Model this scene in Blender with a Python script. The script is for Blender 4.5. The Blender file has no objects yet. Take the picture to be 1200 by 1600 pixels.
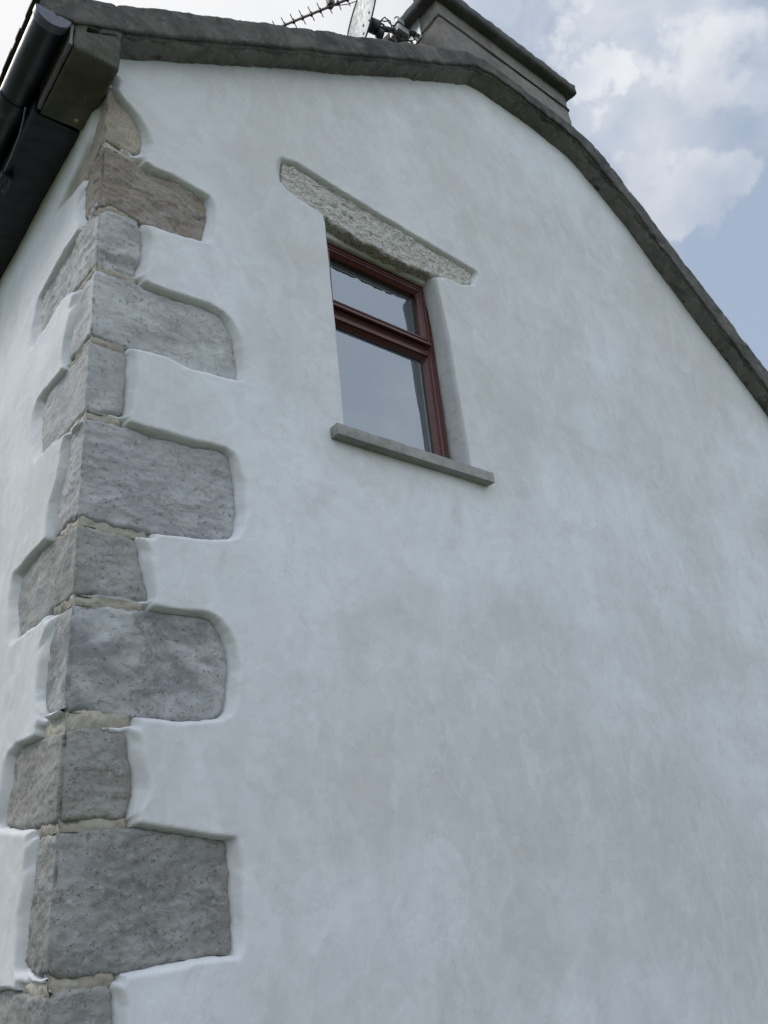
import bpy, bmesh, math, random
import numpy as np
from mathutils import Vector, Matrix, noise
from mathutils.geometry import delaunay_2d_cdt
random.seed(7); np.random.seed(7)
C = bpy.context.scene.collection
scene = bpy.context.scene

# ------------------------------------------------------------------ camera
cam_d = bpy.data.cameras.new('camera'); cam = bpy.data.objects.new('camera', cam_d); C.objects.link(cam)
cam_d.sensor_fit = 'VERTICAL'; cam_d.sensor_height = 36; cam_d.sensor_width = 27
cam_d.lens = 1338.84 / 1600 * 36
cam_d.clip_start = 0.05; cam_d.clip_end = 2000
RT = ((0.779352, -0.620080, -0.090060), (0.200022, 0.382417, -0.902080), (0.593802, 0.685024, 0.422067))     # rows: right, down, forward
right, down, fwd = (Vector(r) for r in RT)
m = Matrix((right, -down, -fwd)).transposed().to_4x4(); m.translation = Vector((-0.80327, -2.30000, 1.50000))
cam.matrix_world = m
scene.camera = cam
scene.render.resolution_x = 768; scene.render.resolution_y = 1024

# ------------------------------------------------------------------ light
SUN = Vector((-0.40, 0.54, 0.74)).normalized()
sun_d = bpy.data.lights.new('sun', 'SUN'); sun_d.energy = 1.8; sun_d.angle = math.radians(18); sun_d.color = (1, 0.96, 0.9)
sun = bpy.data.objects.new('sun', sun_d); C.objects.link(sun)
sun.rotation_euler = SUN.to_track_quat('Z', 'Y').to_euler(); sun.location = (-3, 3, 9)
scene.view_settings.view_transform = 'Standard'; scene.view_settings.look = 'None'
scene.view_settings.exposure = 0.0; scene.view_settings.gamma = 1.0

W = bpy.data.worlds.new('World'); scene.world = W; W.use_nodes = True
nt = W.node_tree; nt.nodes.clear()
class NB:
    def __init__(s, nt): s.nt = nt
    def n(s, t, **k):
        nd = s.nt.nodes.new(t)
        for a, v in k.items():
            if a == 'ins':
                for i, x in v.items():
                    if isinstance(x, bpy.types.NodeSocket): s.nt.links.new(x, nd.inputs[i])
                    else: nd.inputs[i].default_value = x
            else: setattr(nd, a, v)
        return nd
    def math(s, op, a, b=0.0, c=0.0, clamp=False):
        return s.n('ShaderNodeMath', operation=op, use_clamp=clamp, ins={0: a, 1: b, 2: c}).outputs[0]
    def mix(s, f, a, b, bt='MIX'):
        nd = s.n('ShaderNodeMix', data_type='RGBA', blend_type=bt)
        for i, x in ((0, f), (6, a), (7, b)):
            if isinstance(x, bpy.types.NodeSocket): s.nt.links.new(x, nd.inputs[i])
            else: nd.inputs[i].default_value = (tuple(x) + (1,)) if (isinstance(x, (tuple, list)) and len(x) == 3) else x
        return nd.outputs[2]
    def noise(s, vec, scale, detail=4, rough=0.55, dist=0.0, out=0):
        return s.n('ShaderNodeTexNoise', ins={'Vector': vec, 'Scale': scale, 'Detail': detail, 'Roughness': rough, 'Distortion': dist}).outputs[out]
    def ramp(s, f, lo, hi):          # smooth step lo..hi
        return s.n('ShaderNodeMapRange', interpolation_type='SMOOTHSTEP', ins={0: f, 1: lo, 2: hi, 3: 0.0, 4: 1.0}).outputs[0]
    def scale(s, vec, xyz):
        return s.n('ShaderNodeMapping', ins={'Vector': vec, 'Scale': xyz}).outputs[0]
b = NB(nt)
sky = b.n('ShaderNodeTexSky', sky_type='NISHITA', sun_disc=False, sun_elevation=math.asin(SUN.z),
          sun_rotation=math.atan2(SUN.x, SUN.y), air_density=1.0, dust_density=1.5, ozone_density=1.0)
tc = b.n('ShaderNodeTexCoord').outputs['Generated']
def dotdir(d):
    nd = b.n('ShaderNodeVectorMath', operation='DOT_PRODUCT', ins={0: tc, 1: Vector(d).normalized()}); return nd.outputs['Value']
SKYK = 0.075; FRONT = 0.90
base = b.n('ShaderNodeVectorMath', operation='SCALE', ins={0: sky.outputs[0]}); base.inputs['Scale'].default_value = SKYK
big = b.noise(tc, 5.5, 8, 0.52, 0.25)
warp = b.math('MULTIPLY', b.math('SUBTRACT', b.noise(tc, 9.0, 6, 0.55), 0.5), 0.11)
blobs = None
for d, r0, amp in (((0.649, 0.295, 0.70), 0.060, 0.36), ((0.618, 0.295, 0.727), 0.038, 0.30), ((0.716, 0.279, 0.641), 0.048, 0.34), ((0.655, 0.222, 0.722), 0.060, 0.26), ((0.753, 0.307, 0.582), 0.032, 0.30),
                   ((0.70, 0.185, 0.69), 0.06, 0.16), ((0.52, 0.315, 0.795), 0.045, 0.30), ((0.1, 0.6, 0.8), 0.62, 0.36), ((-0.3, -0.8, 0.5), 0.5, 0.16), ((0.25, -0.7, 0.65), 0.25, 0.2)):
    c0 = math.cos(r0); dd = b.math('ADD', dotdir(d), b.math('MULTIPLY', warp, r0 * 3))
    t = b.math('MULTIPLY', b.ramp(dd, c0 - 0.35 * (1 - c0), 1.0), amp)
    blobs = t if blobs is None else b.math('MAXIMUM', blobs, t)
cov = b.ramp(b.math('ADD', b.math('MULTIPLY_ADD', b.math('SUBTRACT', big, 0.5), 1.7, 0.40), blobs), 0.34, 1.0)
hz = b.n('ShaderNodeSeparateXYZ', ins={0: tc}).outputs['Z']
haze = b.math('SUBTRACT', 1.0, b.ramp(hz, 0.0, 0.55))
veil = b.math('MAXIMUM', b.math('MULTIPLY', haze, 0.9), 0.66)
pale = b.mix(veil, base.outputs[0], (0.53, 0.635, 0.80))
shade = b.noise(tc, 4.0, 5, 0.5)
cl = b.mix(b.ramp(shade, 0.38, 0.62), (0.60, 0.64, 0.72), (0.84, 0.86, 0.90))
col = b.mix(cov, pale, cl)
glow = b.math('MULTIPLY', b.ramp(dotdir((-0.12, 0.60, 0.79)), 0.70, 0.96), 0.92)
col = b.mix(glow, col, (0.97, 0.97, 0.97))
# added gain: unseen sky on the viewer's side, raised to brighten the gable
front = b.ramp(dotdir((-0.25, -0.90, 0.35)), -0.10, 0.75)
gain = b.n('ShaderNodeVectorMath', operation='SCALE', ins={0: b.mix(front, col, b.mix(0.46, col, (0.585, 0.605, 0.605)))}); nt.links.new(b.math('ADD', 1.0, b.math('MULTIPLY', front, FRONT)), gain.inputs['Scale'])
col = gain.outputs[0]
bg = b.n('ShaderNodeBackground', ins={0: col, 1: 1.0})
nt.links.new(bg.outputs[0], b.n('ShaderNodeOutputWorld').inputs[0])

# ------------------------------------------------------------------ materials
def mat(name, rough=0.85):
    m = bpy.data.materials.new(name); m.use_nodes = True; m.node_tree.nodes.clear()
    b = NB(m.node_tree); p = b.n('ShaderNodeBsdfPrincipled'); p.inputs['Roughness'].default_value = rough
    o = b.n('ShaderNodeOutputMaterial'); m.node_tree.links.new(p.outputs[0], o.inputs[0])
    pos = b.n('ShaderNodeTexCoord').outputs['Object']
    return m, b, p, pos
def setc(b, p, c): b.nt.links.new(c, p.inputs['Base Color'])
def bump(b, p, h, dist, strength=1.0):
    nd = b.n('ShaderNodeBump', ins={'Height': h, 'Distance': dist, 'Strength': strength}); b.nt.links.new(nd.outputs[0], p.inputs['Normal'])

def m_render(name):
    m, b, p, pos = mat(name, 0.9)
    big = b.noise(pos, 0.9, 6, 0.55, 0.3)
    streak = b.noise(b.scale(pos, (1.5, 1.5, 1.2)), 2.1, 9, 0.66, 0.35)
    patch = b.noise(b.scale(pos, (.8, .8, 1.1)), 2.6, 10, 0.68, 0.5)
    fine = b.noise(pos, 22, 6, 0.6)
    c = b.mix(b.ramp(big, 0.38, 0.62), (0.600, 0.610, 0.615), (0.726, 0.741, 0.774))
    c = b.mix(b.math('MULTIPLY', b.ramp(b.noise(pos, 0.55, 4, 0.5), 0.45, 0.62), 0.35), c, (0.609, 0.603, 0.603))
    c = b.mix(b.math('MULTIPLY', b.ramp(streak, 0.50, 0.68), 0.16), c, (0.812, 0.810, 0.814))
    c = b.mix(b.math('MULTIPLY', b.ramp(patch, 0.49, 0.60), 0.36), c, (0.573, 0.573, 0.573))
    c = b.mix(b.math('MULTIPLY', b.ramp(fine, 0.50, 0.72), 0.16), c, (0.853, 0.840, 0.844))
    c = b.mix(b.math('MULTIPLY', b.ramp(b.noise(pos, 6.0, 10, 0.72, 0.4), 0.52, 0.58), 0.20), c, (0.538, 0.543, 0.548))
    crack = b.math('ABSOLUTE', b.math('SUBTRACT', b.noise(pos, 2.3, 9, 0.68, 0.8), 0.5))
    near = b.math('SUBTRACT', 1.0, b.ramp(crack, 0.0, 0.010))
    c = b.mix(b.math('MULTIPLY', b.math('MULTIPLY', near, b.ramp(b.noise(pos, 1.7, 3), 0.5, 0.62)), 0.28), c, (0.406, 0.395, 0.382))
    lap = None           # overlapping trowel passes: faint patches with one crisp edge
    for q, (sc, lo, dk) in enumerate(((2.1, 0.53, 0.13), (3.3, 0.55, 0.12), (5.2, 0.56, 0.10), (1.4, 0.52, 0.10))):
        nn = b.noise(b.n('ShaderNodeMapping', ins={'Vector': pos, 'Location': (q * 4.1, q * 2.2, q * 7.3), 'Rotation': (0, 0.35 * q, 0), 'Scale': (1.5, 1.0, 0.8)}).outputs[0], sc, 3.5, 0.52, 0.15)
        e = b.n('ShaderNodeMapRange', ins={0: nn, 1: lo, 2: lo + 0.02, 3: 0.0, 4: 1.0}).outputs[0]
        e = b.math('MULTIPLY', e, b.math('SUBTRACT', 1.0, b.ramp(nn, lo + 0.01, lo + 0.13)))
        c = b.mix(b.math('MULTIPLY', e, dk * 1.1), c, (0.507, 0.514, 0.518) if q % 2 else (0.873, 0.889, 0.915))
        lap = e if lap is None else b.math('ADD', lap, e)
    grit = b.ramp(b.noise(pos, 190, 2, 0.5), 0.72, 0.78)
    c = b.mix(b.math('MULTIPLY', grit, 0.30), c, (0.406, 0.385, 0.362))
    setc(b, p, c)
    h = b.math('ADD', b.math('MULTIPLY', lap, 0.09), b.math('MULTIPLY', b.noise(pos, 7, 5, 0.55, 0.2), 0.7), b.math('MULTIPLY', b.noise(b.scale(pos, (1, 1, .6)), 34, 6, 0.65, 0.6), 0.16))
    h = b.math('ADD', h, b.math('MULTIPLY', b.noise(pos, 240, 3, 0.6), 0.05))
    bump(b, p, h, 0.007, 0.8)
    return m
def m_stone(name, c1, c2, c3, brown, seed, strata=0.0):
    m, b, p, pos0 = mat(name, 0.88)
    pos = b.n('ShaderNodeMapping', ins={'Vector': pos0, 'Location': (seed * 3.1, seed * 1.7, seed * 2.3)}).outputs[0]
    a = b.noise(pos, 5.5, 8, 0.62, 0.7); g = b.noise(pos, 55, 6, 0.65)
    st = b.noise(b.scale(pos, (0.8, 0.8, 2.6)), 5, 7, 0.6, 1.0)
    c = b.mix(b.ramp(a, 0.36, 0.64), c1, c2)
    c = b.mix(b.math('MULTIPLY', b.ramp(st, 0.5, 0.66), 0.15 + 0.4 * min(strata, .5)), c, c3)
    c = b.mix(b.math('MULTIPLY', b.ramp(g, 0.52, 0.72), 0.35), c, (0.52, 0.53, 0.54))
    c = b.mix(b.math('MULTIPLY', b.ramp(b.noise(pos, 9, 8, 0.7, 1.0), 0.60, 0.70), 0.45), c, (0.50, 0.52, 0.54))
    c = b.mix(b.math('MULTIPLY', b.ramp(b.noise(pos, 14, 8, 0.7), 0.52, 0.68), brown), c, (0.26, 0.20, 0.14))
    c = b.mix(b.math('MULTIPLY', b.ramp(b.noise(pos, 18, 9, 0.75, 0.4), 0.47, 0.58), 0.20), c, tuple(x * 0.68 for x in c1))
    c = b.mix(b.math('MULTIPLY', b.ramp(b.noise(b.scale(pos, (1, 1, 1.6)), 130, 5, 0.7), 0.58, 0.70), 0.28), c, tuple(min(1, x * 1.6) for x in c2))
    vein = b.math('ABSOLUTE', b.math('SUBTRACT', b.noise(b.scale(pos, (.6, .6, 1.3)), 8, 9, 0.7, 0.6), 0.5))
    vein = b.math('MULTIPLY', b.math('SUBTRACT', 1.0, b.ramp(vein, 0.0, 0.009)), b.ramp(b.noise(pos, 6, 3), 0.46, 0.58))
    c = b.mix(b.math('MULTIPLY', vein, 0.10), c, tuple(x * 0.5 for x in c1))
    pit = b.ramp(b.noise(pos, 80, 3, 0.5), 0.64, 0.70)
    c = b.mix(b.math('MULTIPLY', pit, 0.45), c, (0.14, 0.13, 0.12))
    setc(b, p, c)
    h = b.math('ADD', b.math('MULTIPLY', b.noise(pos, 30, 8, 0.68, 0.5), 0.6), b.math('MULTIPLY', st, strata * 0.8 + 0.08))
    h = b.math('SUBTRACT', h, b.math('MULTIPLY', b.math('MULTIPLY_ADD', vein, 0.25, pit), 0.22))
    bump(b, p, h, 0.012, 1.0)
    return m
def m_concrete(name, c1, c2, c3, moss, seed=0, bd=0.006):
    m, b, p, pos0 = mat(name, 0.92)
    pos = b.n('ShaderNodeMapping', ins={'Vector': pos0, 'Location': (seed, seed * .7, 0)}).outputs[0]
    c = b.mix(b.ramp(b.noise(pos, 3.2, 8, 0.62, 0.5), 0.36, 0.64), c1, c2)
    c = b.mix(b.math('MULTIPLY', b.ramp(b.noise(pos, 26, 7, 0.66), 0.5, 0.68), 0.5), c, c3)
    c = b.mix(b.math('MULTIPLY', b.ramp(b.noise(pos, 8, 8, 0.7, 0.6), 0.5, 0.64), moss), c, (0.045, 0.05, 0.03))
    c = b.mix(b.math('MULTIPLY', b.ramp(b.noise(pos, 60, 4, 0.6), 0.66, 0.74), 0.5), c, (0.40, 0.40, 0.38))
    setc(b, p, c)
    h = b.math('ADD', b.noise(pos, 40, 7, 0.7), b.math('MULTIPLY', b.noise(pos, 9, 4, 0.6), 0.8))
    bump(b, p, h, bd, 0.9)
    return m
def m_plain(name, col, rough, var=0.15, sc=12, metal=0.0, bd=0.0):
    m, b, p, pos = mat(name, rough)
    n1 = b.noise(pos, sc, 6, 0.6)
    c = b.mix(b.ramp(n1, 0.3, 0.7), tuple(x * (1 - var) for x in col), tuple(min(1, x * (1 + var)) for x in col))
    setc(b, p, c); p.inputs['Metallic'].default_value = metal
    r = b.n('ShaderNodeMapRange', ins={0: b.noise(pos, sc * 2.3, 5, 0.6), 1: 0.3, 2: 0.7, 3: max(0.03, rough - 0.08), 4: min(1, rough + 0.12)}).outputs[0]
    b.nt.links.new(r, p.inputs['Roughness'])
    if bd: bump(b, p, b.noise(pos, sc * 6, 5, 0.6), bd, 0.7)
    return m
def m_granite():
    m, b, p, pos = mat('granite', 0.85)
    v = b.n('ShaderNodeTexVoronoi', ins={'Vector': b.n('ShaderNodeMapping', ins={'Vector': pos, 'Scale': (0.55, 1, 1.4)}).outputs[0], 'Scale': 150.0, 'Randomness': 1.0})
    sp = b.n('ShaderNodeSeparateColor', ins={0: v.outputs['Color']}).outputs[0]
    c = b.mix(b.ramp(sp, 0.08, 0.35), (0.27, 0.26, 0.24), (0.55, 0.535, 0.49))
    c = b.mix(b.ramp(sp, 0.6, 0.95), c, (0.70, 0.68, 0.63))
    c = b.mix(b.math('MULTIPLY', b.ramp(b.noise(pos, 11, 6, 0.6), 0.5, 0.68), 0.30), c, (0.32, 0.31, 0.26))
    c = b.mix(b.math('MULTIPLY', b.ramp(b.noise(pos, 90, 4, 0.6), 0.58, 0.68), 0.35), c, (0.12, 0.12, 0.11))
    setc(b, p, c)
    bump(b, p, b.math('ADD', b.noise(pos, 110, 6, 0.7), b.math('MULTIPLY', b.noise(pos, 30, 5, 0.6), 1.6)), 0.008, 1.0)
    return m
def m_glass():
    m = bpy.data.materials.new('window_glass'); m.use_nodes = True; nt = m.node_tree; nt.nodes.clear(); b = NB(nt)
    gl = b.n('ShaderNodeBsdfGlossy', ins={'Color': (0.86, 0.93, 1.0, 1), 'Roughness': 0.02})
    tr = b.n('ShaderNodeBsdfTransparent', ins={'Color': (0.80, 0.86, 0.88, 1)})
    lw = b.n('ShaderNodeLayerWeight', ins={'Blend': 0.35})
    f = b.n('ShaderNodeMapRange', ins={0: lw.outputs['Fresnel'], 1: 0.0, 2: 1.0, 3: 0.26, 4: 0.95}).outputs[0]
    pos = b.n('ShaderNodeTexCoord').outputs['Object']
    bp = b.n('ShaderNodeBump', ins={'Height': b.noise(pos, 2.5, 2, 0.4), 'Distance': 0.0006, 'Strength': 0.25})
    nt.links.new(bp.outputs[0], gl.inputs['Normal'])
    mx = b.n('ShaderNodeMixShader', ins={0: f, 1: tr.outputs[0], 2: gl.outputs[0]})
    nt.links.new(mx.outputs[0], b.n('ShaderNodeOutputMaterial').inputs[0]); return m
M = dict(
  render=m_render('lime_render'), render_side=m_render('lime_render_side'),
  mortar=m_concrete('lime_mortar', (0.34, 0.31, 0.26), (0.45, 0.42, 0.365), (0.30, 0.24, 0.17), 0.12, 3, 0.004),
  verge=m_concrete('weathered_concrete', (0.048, 0.047, 0.047), (0.135, 0.125, 0.115), (0.22, 0.21, 0.20), 0.5, 1, 0.010),
  verge_bed=m_concrete('bedding_concrete', (0.11, 0.11, 0.10), (0.17, 0.165, 0.15), (0.26, 0.255, 0.235), 0.5, 5),
  kneeler=m_concrete('kneeler_concrete', (0.07, 0.07, 0.058), (0.13, 0.125, 0.105), (0.05, 0.05, 0.042), 0.6, 9),
  chimney=m_concrete('chimney_render', (0.175, 0.160, 0.150), (0.245, 0.226, 0.212), (0.13, 0.12, 0.112), 0.25, 13, 0.003),
  cap=m_concrete('cap_concrete', (0.07, 0.07, 0.072), (0.12, 0.12, 0.12), (0.09, 0.09, 0.09), 0.5, 17),
  sill=m_concrete('sill_concrete', (0.27, 0.27, 0.26), (0.36, 0.36, 0.34), (0.21, 0.21, 0.19), 0.28, 21, 0.003),
  granite=m_granite(), glass=m_glass(),
  black=m_plain('black_plastic', (0.009, 0.014, 0.022), 0.40, 0.3, 8),
  board=m_plain('painted_board', (0.007, 0.012, 0.020), 0.6, 0.3, 8, 0, 0.001),
  pvc=m_plain('brown_plastic', (0.082, 0.020, 0.017), 0.26, 0.05, 12),
  gasket=m_plain('rubber_gasket', (0.015, 0.014, 0.015), 0.6, 0.1, 30),
  spacer=m_plain('spacer_bar', (0.55, 0.56, 0.58), 0.4, 0.05, 20),
  plaster=m_plain('inner_plaster', (0.78, 0.78, 0.76), 0.9, 0.05, 2),
  slate=m_plain('roof_slate', (0.07, 0.055, 0.055), 0.8, 0.4, 9, 0, 0.004),
  dish=m_plain('dish_coating', (0.36, 0.38, 0.41), 0.5, 0.05, 14),
  steel=m_plain('galvanised_steel', (0.42, 0.43, 0.44), 0.45, 0.2, 20, 0.6),
  dark=m_plain('dark_plastic', (0.03, 0.032, 0.035), 0.5, 0.3, 20),
  boom=m_plain('weathered_boom', (0.24, 0.17, 0.15), 0.5, 0.3, 30, 0.3),
)
# grass ground
gm, b, p, pos = mat('grass', 0.95)
c = b.mix(b.ramp(b.noise(pos, 3, 8, 0.65), 0.35, 0.65), (0.085, 0.105, 0.045), (0.15, 0.165, 0.075))
c = b.mix(b.math('MULTIPLY', b.ramp(b.noise(pos, 60, 6, 0.7), 0.5, 0.7), 0.5), c, (0.19, 0.18, 0.10))
setc(b, p, c); bump(b, p, b.noise(pos, 120, 6, 0.7), 0.03); M['grass'] = gm

# ------------------------------------------------------------------ helpers
def tag(o, label=None, cat=None, group=None, kind=None):
    for k, v in (('label', label), ('category', cat), ('group', group), ('kind', kind)):
        if v: o[k] = v
    return o
def empty(name, loc=(0, 0, 0)):
    o = bpy.data.objects.new(name, None); C.objects.link(o); o.location = loc; return o
def mesh_obj(name, verts, faces, material, parent=None, smooth=True, label=None):
    me = bpy.data.meshes.new(name); me.from_pydata([tuple(map(float, v)) for v in verts], [], faces); me.update()
    me.materials.append(material)
    if smooth: me.polygons.foreach_set('use_smooth', [True] * len(me.polygons))
    o = bpy.data.objects.new(name, me); C.objects.link(o)
    if parent is not None: o.parent = parent; o.matrix_parent_inverse = Matrix.Translation(-parent.location) if parent.parent is None else Matrix()
    if label: o['label'] = label
    return o
def bm_obj(name, bm, material, parent=None, smooth=False, label=None):
    me = bpy.data.meshes.new(name); bm.to_mesh(me); bm.free(); me.materials.append(material)
    if smooth: me.polygons.foreach_set('use_smooth', [True] * len(me.polygons))
    o = bpy.data.objects.new(name, me); C.objects.link(o)
    if parent is not None: o.parent = parent; o.matrix_parent_inverse = Matrix.Translation(-parent.location) if parent.parent is None else Matrix()
    if label: o['label'] = label
    return o
def nz(x, y, z, s, seed=0.0): return noise.noise(Vector((x * s + seed, y * s + seed * 1.3, z * s - seed)))
def fb(x, y, z, s, o=4, seed=0.0): return noise.fractal(Vector((x * s + seed, y * s + seed * 1.3, z * s - seed)), 1.0, 2.0, o)
def box(bm, x0, x1, y0, y1, z0, z1, bev=0.0):
    r = bmesh.ops.create_cube(bm, size=1.0); vs = r['verts']
    for v in vs: v.co = Vector((x0 + (v.co.x + .5) * (x1 - x0), y0 + (v.co.y + .5) * (y1 - y0), z0 + (v.co.z + .5) * (z1 - z0)))
    if bev: bmesh.ops.bevel(bm, geom=list({e for v in vs for e in v.link_edges}), offset=bev, segments=2, profile=0.6, affect='EDGES')
def tube(bm, pts, r, n=10, caps=True):
    pts = [Vector(p) for p in pts]; rings = []
    for i, p in enumerate(pts):
        t = (pts[min(i + 1, len(pts) - 1)] - pts[max(i - 1, 0)]).normalized()
        u = t.cross(Vector((0, 0, 1)) if abs(t.z) < .9 else Vector((1, 0, 0))).normalized(); w = t.cross(u)
        rings.append([bm.verts.new(p + (u * math.cos(2 * math.pi * k / n) + w * math.sin(2 * math.pi * k / n)) * r) for k in range(n)])
    for a, c in zip(rings, rings[1:]):
        for k in range(n): bm.faces.new((a[k], a[(k + 1) % n], c[(k + 1) % n], c[k]))
    if caps: bm.faces.new(rings[0][::-1]); bm.faces.new(rings[-1])
def rough_box(x0, x1, y0, y1, z0, z1, step, amp, bev, seed, sc=14):
    """a cast block: finely divided, arrises rounded, faces slightly uneven"""
    bm = bmesh.new(); box(bm, x0, x1, y0, y1, z0, z1)
    def cuts(a, b_, ax):
        n = max(1, int((b_ - a) / step))
        for i in range(1, n):
            co = [0, 0, 0]; no = [0, 0, 0]; co[ax] = a + (b_ - a) * i / n; no[ax] = 1
            bmesh.ops.bisect_plane(bm, geom=bm.verts[:] + bm.edges[:] + bm.faces[:], plane_co=co, plane_no=no)
    cuts(x0, x1, 0); cuts(y0, y1, 1); cuts(z0, z1, 2)
    lo = (x0, y0, z0); hi = (x1, y1, z1)
    for v in bm.verts:
        c = v.co.copy(); e = []
        for a in range(3):
            d = min(c[a] - lo[a], hi[a] - c[a]); e.append(d)
        on = sorted(range(3), key=lambda a: e[a]); 
        # round: pull in where near two faces
        for a in range(3):
            others = min(e[k] for k in range(3) if k != a)
            if e[a] < 1e-6 and others < bev:
                t = bev - others; s = (bev - math.sqrt(max(0, bev * bev - t * t))) * (0.5 if others < 1e-6 else 1)
                s *= 1 + 1.4 * nz(*c, 18, seed)
                v.co[a] += s if abs(c[a] - lo[a]) < 1e-6 else -s
        d = noise.noise_vector(c * sc + Vector((seed,) * 3)) * amp + noise.noise_vector(c * sc * 3 + Vector((seed,) * 3)) * amp * .4
        v.co += d
    bmesh.ops.recalc_face_normals(bm, faces=bm.faces)
    return bm

def sdf(px, pz, poly):
    """signed distance (negative inside) of many points to a polygon, and direction from the nearest edge point"""
    P = np.array(poly); Q = np.roll(P, -1, 0); best = np.full(px.shape, 1e9); bx = np.zeros_like(best); bz = np.zeros_like(best); ins = np.zeros(px.shape, bool)
    for (ax, az), (cx, cz) in zip(P, Q):
        ex, ez = cx - ax, cz - az; wx, wz = px - ax, pz - az
        t = np.clip((wx * ex + wz * ez) / (ex * ex + ez * ez + 1e-12), 0, 1)
        dx, dz = wx - t * ex, wz - t * ez; d = dx * dx + dz * dz
        mk = d < best; best = np.where(mk, d, best); bx = np.where(mk, dx, bx); bz = np.where(mk, dz, bz)
        cr = ((az > pz) != (cz > pz)) & (px < ex * (pz - az) / (ez if abs(ez) > 1e-9 else 1e-9) + ax)
        ins ^= cr
    d = np.sqrt(best); return np.where(ins, -d, d), bx, bz
def zrange(poly, x):
    zs = []
    for (ax, az), (cx, cz) in zip(poly, poly[1:] + poly[:1]):
        if (ax <= x) != (cx <= x): zs.append(az + (cz - az) * (x - ax) / (cx - ax))
    return (min(zs), max(zs)) if zs else (None, None)
def lines(*segs):
    out = []
    for a, c, st in segs:
        n = max(1, round((c - a) / st)); out += list(np.linspace(a, c, n, endpoint=False))
    return np.array(out + [segs[-1][1]])

# ---- outlines of the corner stones, in metres: gable side (x, z) and side wall (y, z)
GP=[
  [(-0.006,4.403),(-0.003,4.281),(0.002,4.19),(0.014,4.185),(0.049,4.184),(0.082,4.187),(0.115,4.184),(0.139,4.21),(0.148,4.263),(0.139,4.316),(0.113,4.365),(0.086,4.396),(0.06,4.417),(0.038,4.431),(0.011,4.465),(-0.003,4.498)],
  [(0.003,4.158),(0.028,4.161),(0.083,4.148),(0.139,4.143),(0.193,4.132),(0.251,4.136),(0.332,4.129),(0.416,4.118),(0.424,4.082),(0.424,4.008),(0.402,3.89),(0.316,3.869),(0.236,3.862),(0.163,3.855),(0.113,3.872),(0.065,3.883),(0.029,3.876),(-0.005,3.857)],
  [(-0.004,3.833),(0.023,3.848),(0.051,3.857),(0.082,3.862),(0.106,3.862),(0.136,3.853),(0.151,3.84),(0.16,3.805),(0.163,3.77),(0.156,3.683),(0.146,3.615),(0.12,3.614),(0.092,3.618),(0.035,3.605),(-0.003,3.593)],
  [(-0.001,3.568),(0.016,3.579),(0.032,3.575),(0.094,3.579),(0.148,3.581),(0.196,3.574),(0.267,3.573),(0.345,3.578),(0.415,3.582),(0.476,3.569),(0.5,3.546),(0.515,3.511),(0.531,3.47),(0.538,3.424),(0.545,3.363),(0.544,3.301),(0.486,3.292),(0.432,3.289),(0.339,3.284),(0.267,3.3),(0.203,3.3),(0.135,3.293),(0.061,3.296),(0.002,3.301)],
  [(-0.007,3.275),(0.062,3.276),(0.129,3.27),(0.126,3.212),(0.127,3.149),(0.125,3.086),(0.121,3.028),(0.059,3.016),(-0.002,3.006)],
  [(-0.002,2.981),(0.034,2.985),(0.069,2.989),(0.139,2.988),(0.212,2.983),(0.286,2.983),(0.366,2.981),(0.426,2.988),(0.48,2.988),(0.502,2.971),(0.511,2.938),(0.525,2.879),(0.529,2.812),(0.533,2.759),(0.525,2.71),(0.512,2.677),(0.49,2.661),(0.429,2.649),(0.367,2.639),(0.292,2.633),(0.221,2.63),(0.147,2.629),(0.072,2.631),(0.0,2.641)],
  [(-0.01,2.613),(0.03,2.614),(0.073,2.61),(0.123,2.61),(0.174,2.605),(0.183,2.585),(0.19,2.565),(0.2,2.508),(0.214,2.451),(0.227,2.41),(0.187,2.404),(0.124,2.408),(0.065,2.407),(0.028,2.398),(-0.003,2.393)],
  [(-0.003,2.366),(0.029,2.371),(0.066,2.373),(0.162,2.376),(0.257,2.379),(0.326,2.381),(0.397,2.382),(0.428,2.374),(0.45,2.36),(0.472,2.331),(0.485,2.295),(0.491,2.255),(0.493,2.215),(0.483,2.15),(0.471,2.089),(0.454,2.071),(0.391,2.061),(0.323,2.056),(0.231,2.058),(0.146,2.062),(0.065,2.066),(-0.004,2.061)],
  [(-0.009,2.009),(0.021,2.017),(0.055,2.022),(0.112,2.02),(0.17,2.014),(0.177,1.979),(0.182,1.948),(0.191,1.906),(0.196,1.864),(0.189,1.823),(0.179,1.785),(0.114,1.789),(0.059,1.79),(0.023,1.784),(-0.007,1.783)],
  [(-0.008,1.758),(0.029,1.761),(0.07,1.763),(0.126,1.767),(0.185,1.769),(0.276,1.756),(0.372,1.742),(0.431,1.732),(0.485,1.723),(0.488,1.655),(0.489,1.581),(0.49,1.508),(0.491,1.435),(0.429,1.438),(0.373,1.437),(0.298,1.433),(0.227,1.427),(0.157,1.424),(0.09,1.425),(0.054,1.422),(0.028,1.423),(-0.0,1.441)],
  [(-0.007,1.394),(0.04,1.402),(0.091,1.404),(0.126,1.404),(0.155,1.4),(0.162,1.358),(0.168,1.316),(0.178,1.197),(0.083,1.206),(-0.005,1.214)],
]
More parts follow.
